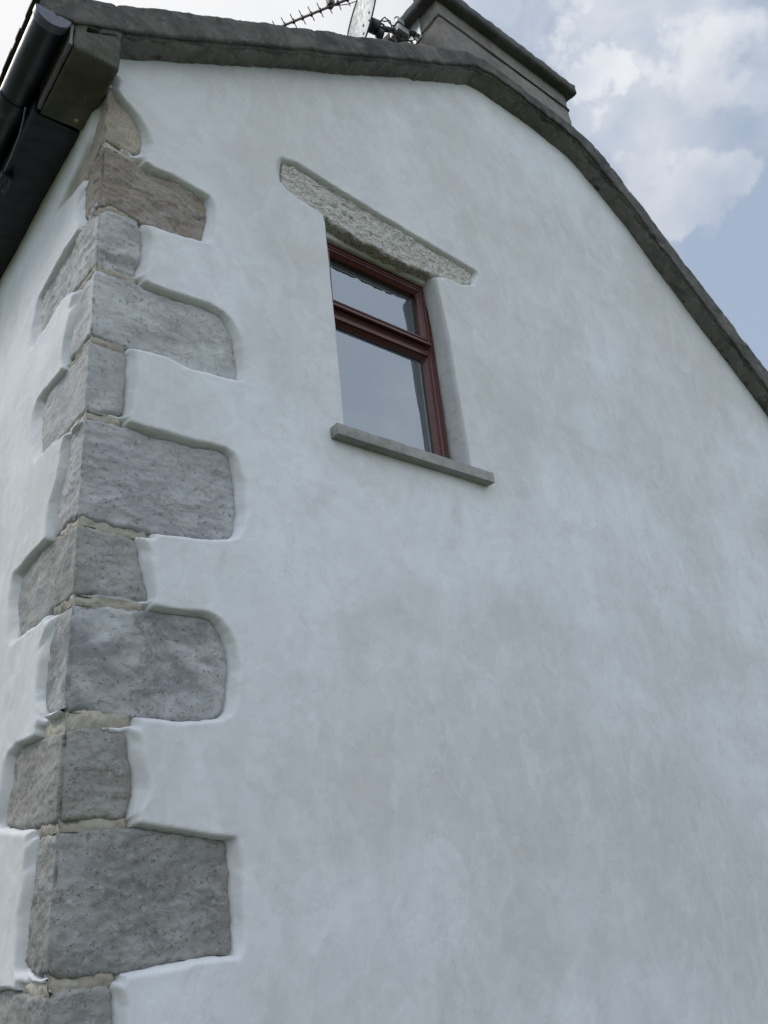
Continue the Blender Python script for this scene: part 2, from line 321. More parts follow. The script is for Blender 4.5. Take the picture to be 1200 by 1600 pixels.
SP=[
  [(0.029,4.415),(0.007,4.29),(0.007,4.186),(0.071,4.166),(0.122,4.122),(0.26,4.14),(0.406,4.188),(0.342,4.22),(0.244,4.244),(0.149,4.272),(0.064,4.345)],
  [(-0.01,4.147),(0.068,4.14),(0.106,4.098),(0.133,4.074),(0.153,3.994),(0.146,3.902),(0.021,3.877)],
  [(0.017,3.847),(0.133,3.862),(0.3,3.867),(0.433,3.852),(0.566,3.838),(0.582,3.744),(0.574,3.615),(0.433,3.615),(0.284,3.634),(0.13,3.604),(0.013,3.601)],
  [(0.003,3.568),(0.12,3.577),(0.147,3.483),(0.187,3.399),(0.206,3.306),(0.095,3.306),(-0.007,3.296)],
  [(0.026,3.291),(0.101,3.274),(0.256,3.28),(0.385,3.292),(0.442,3.283),(0.443,3.197),(0.398,3.026),(0.265,3.016),(0.132,3.015),(0.011,3.011)],
  [(0.012,2.98),(0.123,2.963),(0.144,2.866),(0.199,2.767),(0.219,2.644),(0.122,2.657),(0.015,2.643)],
  [(0.033,2.627),(0.191,2.646),(0.348,2.647),(0.514,2.632),(0.518,2.527),(0.469,2.396),(0.248,2.388),(0.153,2.403),(0.014,2.394)],
  [(0.019,2.371),(0.121,2.373),(0.147,2.322),(0.178,2.216),(0.183,2.143),(0.149,2.086),(0.022,2.063)],
  [(0.032,2.016),(0.152,2.028),(0.354,2.037),(0.399,2.014),(0.424,1.915),(0.45,1.828),(0.307,1.802),(0.172,1.787),(0.024,1.786)],
  [(0.027,1.758),(0.157,1.766),(0.147,1.682),(0.167,1.602),(0.173,1.493),(0.179,1.46),(0.078,1.432),(0.005,1.441)],
  [(0.025,1.393),(0.135,1.399),(0.249,1.408),(0.353,1.406),(0.486,1.388),(0.529,1.266),(0.56,1.191),(0.285,1.192),(0.022,1.212)],
]
LINTEL= [(0.794,4.545),(0.791,4.482),(0.792,4.413),(0.81,4.386),(0.862,4.366),(0.919,4.352),(1.015,4.34),(1.199,4.305),(1.351,4.303),(1.508,4.297),(1.686,4.32),(1.831,4.325),(1.92,4.369),(1.955,4.461),(1.878,4.468),(1.618,4.488),(1.374,4.506),(1.183,4.524),(1.002,4.546),(0.863,4.563)]

# ================================================================== the house
house = empty('house', (0, 0, 0))
tag(house, 'white lime rendered stone house, gable end with grey cornerstones and one small window', 'house')

GR, SR = -0.025, -0.018            # face of the render, 25 mm proud of the cornerstones
def paths(i):
    g, s = GP[i], SP[i]
    if i == 0: return g[3:-1][::-1], [(.03, 4.47), (.06, 4.40), (.08, 4.33), (.13, 4.285)] + s[3:-2][::-1], g[-1][1], 4.188
    return g[1:-1], s[1:-1], g[0][1], g[-1][1]
stones = []
for i in range(len(GP)):
    g, s, zt, zb = paths(i)
    stones.append(([(0.0, zt)] + g + [(0.0, zb)], [(0.0, zt)] + s + [(0.0, zb)], zt, zb))

def densify(pl, step, jit, seed):
    out = []
    for k in range(len(pl) - 1):
        a, c = Vector(pl[k]), Vector(pl[k + 1]); n = max(1, round((c - a).length / step))
        for j in range(n):
            q = a.lerp(c, j / n)
            if not (k == 0 and j == 0):
                q = q + Vector((nz(q.x, q.y, 0, 38, seed), nz(q.x, q.y, 5, 38, seed))) * jit + Vector((nz(q.x, q.y, 0, 130, seed), nz(q.x, q.y, 5, 130, seed))) * jit * .5
                q.x = max(q.x, 0.003)
            out.append(q)
    out.append(Vector(pl[-1])); return out
def smooth_path(pl):          # soften the traced corners a little (Chaikin, keeps both ends)
    out = [pl[0]]
    for a, c in zip(pl, pl[1:]):
        out.append((a[0] * .8 + c[0] * .2, a[1] * .8 + c[1] * .2)); out.append((a[0] * .2 + c[0] * .8, a[1] * .2 + c[1] * .8))
    out.append(pl[-1]); return out

def relief(x, y, z, seed, amp, strata):
    a = fb(x, y, z, 9, 5, seed) * amp + nz(x, y, z, 4.5, seed + 2) * amp * 1.2 + (abs(nz(x * .7, y * .7, z * 1.4, 13, seed + 5)) - .2) * amp * .9
    r = 1 - abs(fb(x * .6, y * .6, z * 1.7, 10, 5, seed + 9)) * 2.2
    chip = max(0.0, r - 0.55) * strata + max(0.0, 1 - abs(fb(x * .8, y * .8, z * 1.2, 5, 4, seed + 21)) * 3.2 - .5) * amp * .9
    f = fb(x, y, z, 60, 3, seed) * amp * .16
    n2 = nz(x * .6, y * .6, z * 1.1, 8, seed + 3) + .25 * nz(x, y, z, 30, seed + 6); step = (round(n2 * 4) / 4 - n2) * (strata * 1.1 + amp * .35)
    return a - chip + f + step
STEP = 0.0065
def face_grid(path, arris, seed, to3d, amp, strata, rr, extra):
    """one dressed face: outline + arris -> triangulated relief, edge rounded off and turned back into the wall"""
    loop = densify(smooth_path(path), STEP, 0.004, seed)         # top corner .. bottom corner
    bnd = loop + [Vector((0.0, z)) for z in arris[1:-1]]         # arris runs bottom -> top
    P = np.array([(p.x, p.y) for p in loop])
    xs = np.arange(STEP, P[:, 0].max(), STEP); zs = np.arange(P[:, 1].min(), P[:, 1].max(), STEP)
    X, Z = np.meshgrid(xs, zs); X = X.ravel(); Z = Z.ravel()
    X = X + (np.random.rand(len(X)) - .5) * STEP * .35; Z = Z + (np.random.rand(len(Z)) - .5) * STEP * .35
    full = [tuple(p) for p in bnd]
    d, _, _ = sdf(X, Z, full); k = d < -STEP * .45; X = X[k]; Z = Z[k]
    nb = len(bnd); pts = bnd + [Vector((a, c)) for a, c in zip(X, Z)]
    cv, ce, cf, ov, oe, of = delaunay_2d_cdt(pts, [(j, (j + 1) % nb) for j in range(nb)], [], 1, 1e-6)
    # distance to the outer outline only (not the arris)
    A = np.array([(v.x, v.y) for v in cv]); best = np.full(len(A), 9.0)
    for (ax, az), (cx, cz) in zip(P[:-1], P[1:]):
        ex, ez = cx - ax, cz - az; t = np.clip(((A[:, 0] - ax) * ex + (A[:, 1] - az) * ez) / (ex * ex + ez * ez + 1e-12), 0, 1)
        best = np.minimum(best, np.hypot(A[:, 0] - ax - t * ex, A[:, 1] - az - t * ez))
    V = []
    for (x, z), s in zip(A, best):
        r = rr * (1 + .8 * nz(x, 0, z, 22, seed)); t = max(0.0, r - s)
        dep = (r - math.sqrt(max(0.0, r * r - t * t))) * .8
        ra = 0.007 * (1 + 1.2 * nz(x, 0, z, 30, seed)); ta = max(0.0, ra - x); dep += (ra - math.sqrt(max(0, ra * ra - ta * ta))) * .45 
        k = min(1.0, x / 0.03); wx, wy, wz = to3d(x, 0.0, z)
        dep += relief(wx, wy, wz, seed, amp, strata) * (0.25 + 0.75 * k) + extra(x, z)
        V.append(to3d(x, dep, z))
    F = [tuple(f) for f in cf]
    # skirt
    key = {}
    for j, v in enumerate(cv): key.setdefault((round(v.x, 5), round(v.y, 5)), j)
    ids = [key.get((round(p.x, 5), round(p.y, 5))) for p in loop]; ids = [q for q in ids if q is not None]
    base = len(V)
    for q in ids: x, z = A[q]; V.append(to3d(x, 0.055, z))
    for j in range(len(ids) - 1): F.append((ids[j], ids[j + 1], base + j + 1, base + j))
    return V, F, [key.get((round(0.0, 5), round(z, 5))) for z in arris]
MS = [
 m_stone('stone_buff', (0.299, 0.267, 0.213), (0.438, 0.388, 0.312), (0.229, 0.207, 0.176), 0.35, 1),
 m_stone('stone_brown', (0.237, 0.200, 0.172), (0.331, 0.295, 0.265), (0.178, 0.148, 0.128), 0.85, 2, 0.5),
 m_stone('stone_pale', (0.360, 0.365, 0.365), (0.540, 0.550, 0.550), (0.351, 0.339, 0.318), 0.25, 3, 0.3),
 m_stone('stone_grey', (0.364, 0.370, 0.377), (0.526, 0.536, 0.539), (0.307, 0.302, 0.296), 0.12, 4, 0.2),
 m_stone('stone_small_grey', (0.335, 0.338, 0.345), (0.477, 0.481, 0.477), (0.265, 0.262, 0.263), 0.12, 5, 0.2),
 m_stone('stone_rippled', (0.334, 0.336, 0.349), (0.448, 0.452, 0.463), (0.244, 0.244, 0.252), 0.10, 6, 0.7),
 m_stone('stone_dark_grey', (0.272, 0.269, 0.257), (0.381, 0.383, 0.375), (0.217, 0.210, 0.198), 0.22, 7, 0.3),
 m_stone('stone_mottled', (0.217, 0.222, 0.229), (0.475, 0.483, 0.492), (0.361, 0.365, 0.371), 0.05, 8, 0.2),
 m_stone('stone_olive_grey', (0.249, 0.241, 0.224), (0.346, 0.341, 0.320), (0.191, 0.184, 0.174), 0.30, 9, 0.4),
 m_stone('stone_large', (0.226, 0.224, 0.214), (0.333, 0.329, 0.322), (0.273, 0.279, 0.286), 0.25, 10, 0.5),
 m_stone('stone_base', (0.254, 0.253, 0.247), (0.377, 0.370, 0.356), (0.187, 0.180, 0.162), 0.35, 11, 0.4)]
SL = ['buff tapering cornerstone at the top, under the eaves', 'long brown pitted cornerstone, second from the top', 'short pale cornerstone with a brown chipped lower edge',
 'long grey cornerstone level with the window', 'short smooth grey cornerstone below the level of the transom', 'long rippled grey cornerstone level with the sill',
 'short grey cornerstone with a long weathered side face', 'long dark cornerstone mottled with pale swirls', 'short olive grey cornerstone with a rust spot',
 'largest cornerstone, long dark and rough', 'cornerstone cut off by the bottom of the picture']
RA = [(.004, .003), (.007, .009), (.006, .009), (.004, .003), (.003, .003), (.0045, .007), (.004, .004), (.0045, .003), (.004, .007), (.005, .008), (.005, .006)]
for i, (g, s, zt, zb) in enumerate(stones):
    n = max(4, round((zt - zb) / STEP)); arris = [zb + (zt - zb) * k / n for k in range(n + 1)]
    amp, st = RA[i]; amp *= 1.25; seed = 11.3 * i + 2
    ex = (lambda x, z: 0.0)
    if i == 2: ex = lambda x, z: 0.012 * max(0.0, min(1.0, (3.665 + .010 * math.sin(x * 60) - z) / 0.018))      # undercut lower part
    V1, F1, a1 = face_grid(g, arris, seed, lambda x, d, z: (x, d, z), amp, st, 0.011, ex)
    V2, F2, a2 = face_grid(s, arris, seed, lambda y, d, z: (d, y, z), amp * .8, st * .8, 0.011, lambda x, z: 0.0)
    off = len(V1); V = V1 + V2; F = F1 + [tuple(q + off for q in f)[::-1] for f in F2]
    rem = {}
    for p, q, z in zip(a1, a2, arris):
        if p is None or q is None: continue
        c = 0.0035 + 0.0035 * nz(0, 0, z, 45, seed) + max(0, fb(0, 0, z, 14, 3, seed + 4)) * 0.012
        V[p] = (c, c, z); rem[q + off] = p
    F = [tuple(rem.get(q, q) for q in f) for f in F]
    o = mesh_obj('cornerstone', V, F, MS[i], house, True, SL[i])
    bm = bmesh.new(); bm.from_mesh(o.data); bmesh.ops.recalc_face_normals(bm, faces=bm.faces); bmesh.ops.delete(bm, geom=[v for v in bm.verts if not v.link_faces], context='VERTS')
    # make sure the outside faces outwards
    tst = max(bm.faces, key=lambda f: f.calc_area() if abs(f.normal.y) > .9 and f.calc_center_median().x > .03 else 0)
    if tst.normal.y > 0: bmesh.ops.reverse_faces(bm, faces=bm.faces)
    bm.to_mesh(o.data); bm.free()

# mortar joints between the stones
jG, jS = [], []
for i in range(len(stones) - 1):
    for k, rec in ((0, jG), (1, jS)):
        up, lo = stones[i][k], stones[i + 1][k]
        xm = min(max(p[0] for p in up), max(p[0] for p in lo)) - 0.003
        top, bot = [], []
        for x in np.linspace(0.001, xm, 9):
            a, _ = zrange(up, x); _, c = zrange(lo, x)
            if a is None or c is None: continue
            if a < c: a, c = (a + c) / 2 + .002, (a + c) / 2 - .002
            lim = (0.024 if i != 7 else 0.044) * (1 - .45 * x / xm) * (1 + .35 * nz(x, 0, i, 14))
            if a - c > lim:
                if max(p[0] for p in up) < max(p[0] for p in lo): a = c + lim
                else: c = a - lim
            top.append((float(x), a)); bot.append((float(x), c))
        rec.append((top, bot))
    V, F = [], []
    tG, bG = jG[i]; tS, bS = jS[i]
    cols = [(('S',) + (x, za, zc)) for (x, za), (_, zc) in zip(tS[::-1], bS[::-1])] + [(('G',) + (x, za, zc)) for (x, za), (_, zc) in zip(tG, bG)]
    dense = []
    for c0, c1 in zip(cols, cols[1:]):
        nn = 1 if c0[0] != c1[0] else max(1, round(abs(c1[1] - c0[1]) / .005))
        for q in range(nn):
            t = q / nn; dense.append((c0[0], c0[1] * (1 - t) + c1[1] * t, c0[2] * (1 - t) + c1[2] * t, c0[3] * (1 - t) + c1[3] * t))
    dense.append(cols[-1]); nr = 9
    for (w, x, za, zc) in dense:
        za += .011; zc -= .011
        for r in range(nr):
            z = zc + (za - zc) * r / (nr - 1); wx, wy = (x, 0) if w == 'G' else (0, x)
            d = 0.003 + 0.006 * fb(wx, wy, z, 30, 3, i) + 0.003 * nz(wx, wy, z, 110, i) + 0.006 * abs(2 * r / (nr - 1) - 1) ** 2 + .020 * max(0.0, 1 - (max(p[0] for p in (tG if w == 'G' else tS)) - x) / .02) ** 1.6
            if x < .006: d = max(d, .003)
            V.append((x, d, z) if w == 'G' else (d, x, z))
    for a in range(len(dense) - 1):
        for r in range(nr - 1): F.append((a * nr + r, (a + 1) * nr + r, (a + 1) * nr + r + 1, a * nr + r + 1))
    mesh_obj('mortar_joint', V, F, M['mortar'], house)

# where the render stops: stones + the joints near the corner
def clean_poly(top, bot): return [(-.2, top[0][1])] + top + bot[::-1] + [(-.2, bot[0][1])]
def stone_zone(st): return [(-.2, st[0][1])] + st[1:-1] + [(-.2, st[-1][1])]
recG = [stone_zone(s[0]) for s in stones] + [clean_poly([(x, z + .004) for x, z in t], [(x, z - .004) for x, z in c]) for t, c in jG]
recS = [stone_zone(s[1]) for s in stones] + [clean_poly([(x, z + .004) for x, z in t], [(x, z - .004) for x, z in c]) for t, c in jS]
recS.append([(-.2, 4.35), (0.03, 4.35), (0.03, 4.6), (-.2, 4.6)])
recG.append([(-.2, 4.35), (0.018, 4.35), (0.018, 4.52), (-.2, 4.52)])

def blur(a, n=4):
    for ax in (0, 1):
        for _ in range(3):
            p = np.pad(a, [(n, n) if q == ax else (0, 0) for q in (0, 1)], mode='edge'); c = np.cumsum(p, axis=ax)
            z = np.zeros_like(np.take(c, [0], ax)); c = np.concatenate([z, c], ax); L = a.shape[ax]
            a = (np.take(c, range(2 * n + 1, 2 * n + 1 + L), ax) - np.take(c, range(0, L), ax)) / (2 * n + 1)
    return a
def wall_depth(U, Z, polys, seed, stone_level=0.014, GR=-0.025, wv=0.034, shape=None):
    D = np.full(U.shape, 9.0); BX = np.zeros_like(D); BZ = np.zeros_like(D)
    for p in polys:
        d, bx, bz = sdf(U, Z, p); k = d < D; D = np.where(k, d, D); BX = np.where(k, bx, BX); BZ = np.where(k, bz, BZ)
    L = (np.hypot(BX, BZ) + 1e-9) * np.where(D < 0, -1, 1); gx_, gz_ = blur((BX / L).reshape(shape)).ravel(), blur((BZ / L).reshape(shape)).ravel(); nzv = gz_ / (np.hypot(gx_, gz_) + .05)
    jit = np.array([nz(u, 0, z, 11, seed) + .30 * nz(u, 3, z, 48, seed) + .28 * nz(u, 3, z, 110, seed) if dd < .08 else 0 for u, z, dd in zip(U, Z, D)])
    D = D + jit * 0.0035 - 0.001
    up = np.clip(nzv, 0, 1); dn = np.clip(-nzv, 0, 1); si = 1 - np.abs(nzv)
    w = 0.006 * up + 0.011 * dn + wv * si ** 1.5 + 0.004
    w = w * (1 + 0.7 * np.array([nz(u, 7, z, 5, seed) if dd < .08 else 0 for u, z, dd in zip(U, Z, D)]))
    t = np.clip(D / w, 0, 1)
    prof = np.sqrt(np.clip(1 - (1 - t) ** 2, 0, 1)); prof = prof * (1 - .8 * si) + (t * t * (3 - 2 * t)) * .8 * si
    dep = stone_level + (GR - stone_level) * prof
    inside = np.clip(-D / 0.012, 0, 1); dep = np.where(D < 0, stone_level + inside * 0.02, dep)
    # a very shallow swelling of the coat around the stones
    dep = dep - 0.002 * np.exp(-np.clip(D, 0, 9) / 0.05) * (D > 0) * t
    dep = dep + np.array([(.0016 * nz(u, 1, z, 34, seed) + .0010 * nz(u, 1, z, 90, seed)) * max(0.0, 1 - dd / .07) if 0 < dd < .07 else 0 for u, z, dd in zip(U, Z, D)])
    return dep, D
def undul(x, z, seed):
    return 0.0045 * nz(x, 0, z, 1.6, seed) + 0.0028 * nz(x, 0, z, 4.2, seed) + 0.0011 * nz(x, 0, z, 13, seed) + 0.0005 * nz(x, 0, z, 31, seed)

# ---------------------------------------------------------------- gable wall
def roof_z(x):      # underside of the verge along the gable
    return float(np.interp(x, [-0.3, 2.20, 2.30, 3.15, 3.32, 6.9], [4.41, 6.06, 6.085, 6.035, 5.93, 2.86]))
def xl(z): return np.interp(z, [3.16, 3.27, 3.53, 3.79, 4.18, 4.35], [1.012, 1.011, 1.007, 1.006, 0.999, 0.994])
def xr(z): return np.interp(z, [3.16, 3.27, 3.54, 3.76, 4.03, 4.28, 4.35], [1.707, 1.705, 1.699, 1.690, 1.681, 1.657, 1.655])
xs = lines((0.004, .56, .0058), (.56, .76, .010), (.76, 1.0, .0062), (1.0, 1.69, .0069), (1.69, 1.98, .0062), (1.98, 2.6, .03), (2.6, 7.0, .06))
zsl = lines((0.0, 1.1, .05), (1.1, 3.18, .0062), (3.18, 4.345, .0062), (4.345, 4.62, .0062), (4.62, 6.4, .035))
iL = int(np.argmin(abs(xs - 1.0))); iR = int(np.argmin(abs(xs - 1.69))); jB = int(np.argmin(abs(zsl - 3.18))); jT = int(np.argmin(abs(zsl - 4.345)))
X, Z = np.meshgrid(xs, zsl)
fz = np.clip(1 - np.maximum(np.maximum(3.18 - Z, Z - 4.345), 0) / .12, 0, 1)
wob = np.array([[0.0022 * nz(0, 0, z, 9) + 0.0008 * nz(0, 0, z, 40), 0.003 * nz(5, 0, z, 7) + 0.001 * nz(5, 0, z, 40)] for z in zsl])
dl = (xl(zsl) - 1.0 + wob[:, 0])[:, None]; dr = (xr(zsl) - 1.69 + wob[:, 1])[:, None]
tl = np.clip((X - 1.0) / .69, 0, 1)
wl = np.where(X < 1.0, np.clip(1 - (1.0 - X) / .18, 0, 1), 1 - tl); wr = np.where(X > 1.69, np.clip(1 - (X - 1.69) / .18, 0, 1), tl)
X = X + (dl * wl + dr * wr) * fz
Uf, Zf = X.ravel(), Z.ravel()
dep = np.full(Uf.shape, GR)
def block(u, z, u0, u1, z0, z1):
    cu, cz = (u > u0) & (u < u1), (z > z0) & (z < z1); return (cz[:, None] & cu[None, :]).ravel(), (int(cz.sum()), int(cu.sum()))
k, sh = block(xs, zsl, -1, .70, 1.0, 9); dd, _ = wall_depth(Uf[k], Zf[k], recG, 3, shape=sh); dep[k] = dd
k, sh = block(xs, zsl, .72, 2.03, 4.2, 4.68)
linz = [LINTEL, [(1.0, 4.31), (1.69, 4.30), (1.66, 4.36), (.995, 4.36)]]
dd, DL = wall_depth(Uf[k], Zf[k], linz, 8, 0.012, shape=sh); dep[k] = dd
dep = dep + np.array([undul(u, z, 1.0) for u, z in zip(Uf, Zf)])
# rounded arris round the window opening
EX = np.maximum(X[:, [iL]] - X, X - X[:, [iR]]).ravel(); EX = np.where((Zf > 3.18) & (Zf < 4.33), EX, 9)
r = 0.006; t = np.clip((r - EX) / r, 0, 1); dep = dep + np.where((EX > -1e-3) & (EX < r), r - np.sqrt(np.clip(r * r - (t * r) ** 2, 0, None)), 0) * .8
nx, nzr = len(xs), len(zsl)
V = list(zip(Uf.tolist(), dep.tolist(), Zf.tolist())); F = []
rz = np.array([roof_z(x) for x in xs])
for j in range(nzr - 1):
    for i in range(nx - 1):
        if iL <= i < iR and jB <= j < jT: continue
        if zsl[j] > min(rz[i], rz[i + 1]) + .05: continue
        a = j * nx + i; F.append((a, a + 1, a + nx + 1, a + nx))
# reveals: the opening's sides carried back to the frame
def reveal(idx, dx, dz, flip):
    rows = [idx]; 
    for q in range(1, 9):
        base = len(V); f = q / 8.0
        for s in idx:
            x, y, z = V[s]; yy = y + (0.20 - y) * f
            V.append((x + dx * f + .0015 * nz(x, yy, z, 20), yy, z + dz * f)) 
        rows.append(list(range(base, base + len(idx))))
    for a, c in zip(rows, rows[1:]):
        for q in range(len(idx) - 1):
            f = (a[q], a[q + 1], c[q + 1], c[q]); F.append(f if flip else f[::-1])
reveal([j * nx + iL for j in range(jB, jT + 1)], 0.006, 0, False)
reveal([j * nx + iR for j in range(jB, jT + 1)], 0.010, 0, True)
reveal([jB * nx + i for i in range(iL, iR + 1)], 0, 0, True)
gw = mesh_obj('gable_wall', V, F, M['render'], house)

# ---------------------------------------------------------------- side wall
ys = lines((0.004, .64, .0058), (.64, 1.6, .03), (1.6, 8.0, .2)); zs2 = lines((0.0, 1.1, .05), (1.1, 4.7, .0062))
Y, Z = np.meshgrid(ys, zs2); Uf, Zf = Y.ravel(), Z.ravel(); dep = np.full(Uf.shape, SR)
k, sh = block(ys, zs2, -1, .85, 1.0, 9); dd, _ = wall_depth(Uf[k], Zf[k], recS, 5, 0.012, SR, 0.055, sh); dep[k] = dd
dep = dep + np.array([undul(z * .7, u, 7.0) * 1.5 + 0.004 * nz(u, 0, z, 2.2, 4) for u, z in zip(Uf, Zf)])
ny = len(ys); V = list(zip(dep.tolist(), Uf.tolist(), Zf.tolist())); F = []
for j in range(len(zs2) - 1):
    for i in range(ny - 1):
        a = j * ny + i; F.append((a, a + ny, a + ny + 1, a + 1))
mesh_obj('side_wall', V, F, M['render_side'], house)
# the walls out of sight, so that the house is closed
bm = bmesh.new(); box(bm, 6.98, 7.1, 0.02, 8.0, 0, 2.9); box(bm, 0.0, 7.1, 8.0, 8.12, 0, 4.4); mesh = bm_obj('back_wall', bm, M['render'], house)

# ---------------------------------------------------------------- lintel
def lintel():
    top = [p for p in LINTEL]; pl = top
    bnd = []
    for k in range(len(pl)):
        a, c = Vector(pl[k]), Vector(pl[(k + 1) % len(pl)]); n = max(1, round((c - a).length / .006))
        for j in range(n):
            q = a.lerp(c, j / n); bnd.append(q + Vector((nz(q.x, 0, q.y, 22), nz(q.x, 4, q.y, 22) * 1.3)) * .006 + Vector((nz(q.x, 0, q.y, 90), nz(q.x, 4, q.y, 90))) * .003)
    gx = np.arange(.79, 1.96, .006); gz = np.arange(4.28, 4.58, .006); A, B = np.meshgrid(gx, gz); A = A.ravel() + (np.random.rand(A.size) - .5) * .002; B = B.ravel() + (np.random.rand(B.size) - .5) * .002
    d, _, _ = sdf(A, B, [tuple(p) for p in bnd]); k = d < -.003; A = A[k]; B = B[k]; nb = len(bnd)
    cv, ce, cf, *_ = delaunay_2d_cdt(bnd + [Vector((a, c)) for a, c in zip(A, B)], [(j, (j + 1) % nb) for j in range(nb)], [], 1, 1e-6)
    P = np.array([(v.x, v.y) for v in cv]); d, _, _ = sdf(P[:, 0], P[:, 1], [tuple(p) for p in bnd]); d = np.clip(-d, 0, 9)
    V = []
    for (x, z), s in zip(P, d):
        r = .008; t = max(0, r - s); y = (r - math.sqrt(max(0, r * r - t * t)))
        y += fb(x, 0, z, 24, 5, 3) * .008 + nz(x, 0, z, 120, 1) * .0022 + nz(x, 0, z, 6, 1) * .006 - .006
        V.append((x, y, z))
    F = [tuple(f) for f in cf]
    key = {(round(v.x, 5), round(v.y, 5)): j for j, v in enumerate(cv)}
    ids = [key.get((round(p.x, 5), round(p.y, 5))) for p in bnd]; ids = [q for q in ids if q is not None]
    prev = ids
    for q in range(1, 13):
        base = len(V); y = 0.012 * q
        for s in ids:
            x, z = P[s]; under = z < 4.40
            V.append((x, y + V[s][1] * max(0, 1 - q / 6), z + ((fb(x, y, 0, 26, 4) * .010 + nz(x, y, 0, 9) * .007 + .004 * q / 6) if under else 0)))
        cur = list(range(base, base + len(ids)))
        for j in range(len(ids)):
            k = (j + 1) % len(ids); F.append((prev[j], prev[k], cur[k], cur[j]))
        prev = cur
    return V, F
V, F = lintel(); o = mesh_obj('lintel', V, F, M['granite'], house, True, 'rough granite lintel over the small window')
bm = bmesh.new(); bm.from_mesh(o.data); bmesh.ops.recalc_face_normals(bm, faces=bm.faces); bm.to_mesh(o.data); bm.free()
bm_obj('lintel_bed', rough_box(.99, 1.70, .052, .20, 4.298, 4.37, .012, .0025, .006, 5), M['render'], house, True)

# ---------------------------------------------------------------- window: outer frame > sash, transom, panes, beads
def ring_sweep(x0, x1, z0, z1, prof):
    """mitred moulding round a rectangle; prof = list of (inset, y)"""
    bm = bmesh.new(); cs = [(x0, z0, 1, 1), (x1, z0, -1, 1), (x1, z1, -1, -1), (x0, z1, 1, -1)]; R = []
    for (x, z, sx, sz) in cs: R.append([bm.verts.new((x + sx * i, y, z + sz * i)) for i, y in prof])
    n = len(prof)
    for k in range(4):
        a, c = R[k], R[(k + 1) % 4]
        for q in range(n): bm.faces.new((a[q], c[q], c[(q + 1) % n], a[(q + 1) % n]))
    bmesh.ops.recalc_face_normals(bm, faces=bm.faces)
    es = [e for e in bm.edges if e.calc_length() > .001 and e.is_manifold and e.calc_face_angle() > .5]
    bmesh.ops.bevel(bm, geom=es, offset=0.0018, segments=2, profile=.6, affect='EDGES', clamp_overlap=True)
    return bm
FX0, FX1, FZ0, FZ1, FY = 1.012, 1.683, 3.205, 4.301, 0.080
win = bm_obj('window', ring_sweep(FX0, FX1, FZ0, FZ1, [(0, FY), (.012, FY), (.014, FY + .005), (.018, FY + .005), (.020, FY), (.030, FY), (.034, FY + .006), (.046, FY + .006), (.046, FY + .068), (0, FY + .068)]), M['pvc'], house, False, 'small window with a dark red brown frame and a fanlight over one fixed pane')
TZ = 3.915
bm = bmesh.new(); box(bm, FX0 + .046, FX1 - .046, FY + .002, FY + .065, TZ - .010, TZ + .022, .003); box(bm, FX0 + .046, FX1 - .046, FY + .014, FY + .065, TZ - .016, TZ - .008, .0005); box(bm, FX0 + .046, FX1 - .046, FY - .001, FY + .064, TZ - .044, TZ - .015, .003)
box(bm, FX0 + .046, FX1 - .046, FY - .006, FY + .004, TZ - .006, TZ + .004, .0015); bm_obj('transom', bm, M['pvc'], win)
# top-hung fanlight sash, standing proud of the frame
sash = bm_obj('fanlight_sash', ring_sweep(FX0 + .032, FX1 - .032, TZ + .012, FZ1 - .030, [(0, FY - .010), (.006, FY - .017), (.014, FY - .017), (.016, FY - .011), (.020, FY - .011), (.022, FY - .017), (.030, FY - .017), (.034, FY - .010), (.046, FY + .004), (.046, FY + .045), (0, FY + .045)]), M['pvc'], win)
bm = bmesh.new(); box(bm, FX0 + .045, FX1 - .045, FY - .030, FY - .012, TZ + .000, TZ + .014, .003); bm_obj('drip_rail', bm, M['pvc'], sash)
def glazing(x0, x1, z0, z1, y, par):
    bm_obj('gasket', ring_sweep(x0 - .004, x1 + .004, z0 - .004, z1 + .004, [(0, y - .006), (.007, y - .004), (.010, y), (.010, y + .004), (0, y + .004)]), M['gasket'], par)
    bm_obj('spacer_bar', ring_sweep(x0, x1, z0, z1, [(0, y + .005), (.012, y + .005), (.012, y + .018), (0, y + .018)]), M['spacer'], par)
    bm = bmesh.new(); vs = [bm.verts.new(v) for v in ((x0 - .002, y + .001, z0), (x1 + .002, y + .001, z0), (x1 + .002, y + .001, z1), (x0 - .002, y + .001, z1))]; bm.faces.new(vs)
    bm_obj('pane', bm, M['glass'], par)
glazing(FX0 + .078, FX1 - .078, TZ + .058, FZ1 - .076, FY + .026, win)
bead = bm_obj('glazing_bead', ring_sweep(FX0 + .044, FX1 - .044, FZ0 + .044, TZ - .036, [(0, FY + .008), (.006, FY + .008), (.022, FY + .030), (.022, FY + .050), (0, FY + .050)]), M['pvc'], win)
glazing(FX0 + .066, FX1 - .066, FZ0 + .066, TZ - .058, FY + .034, win)
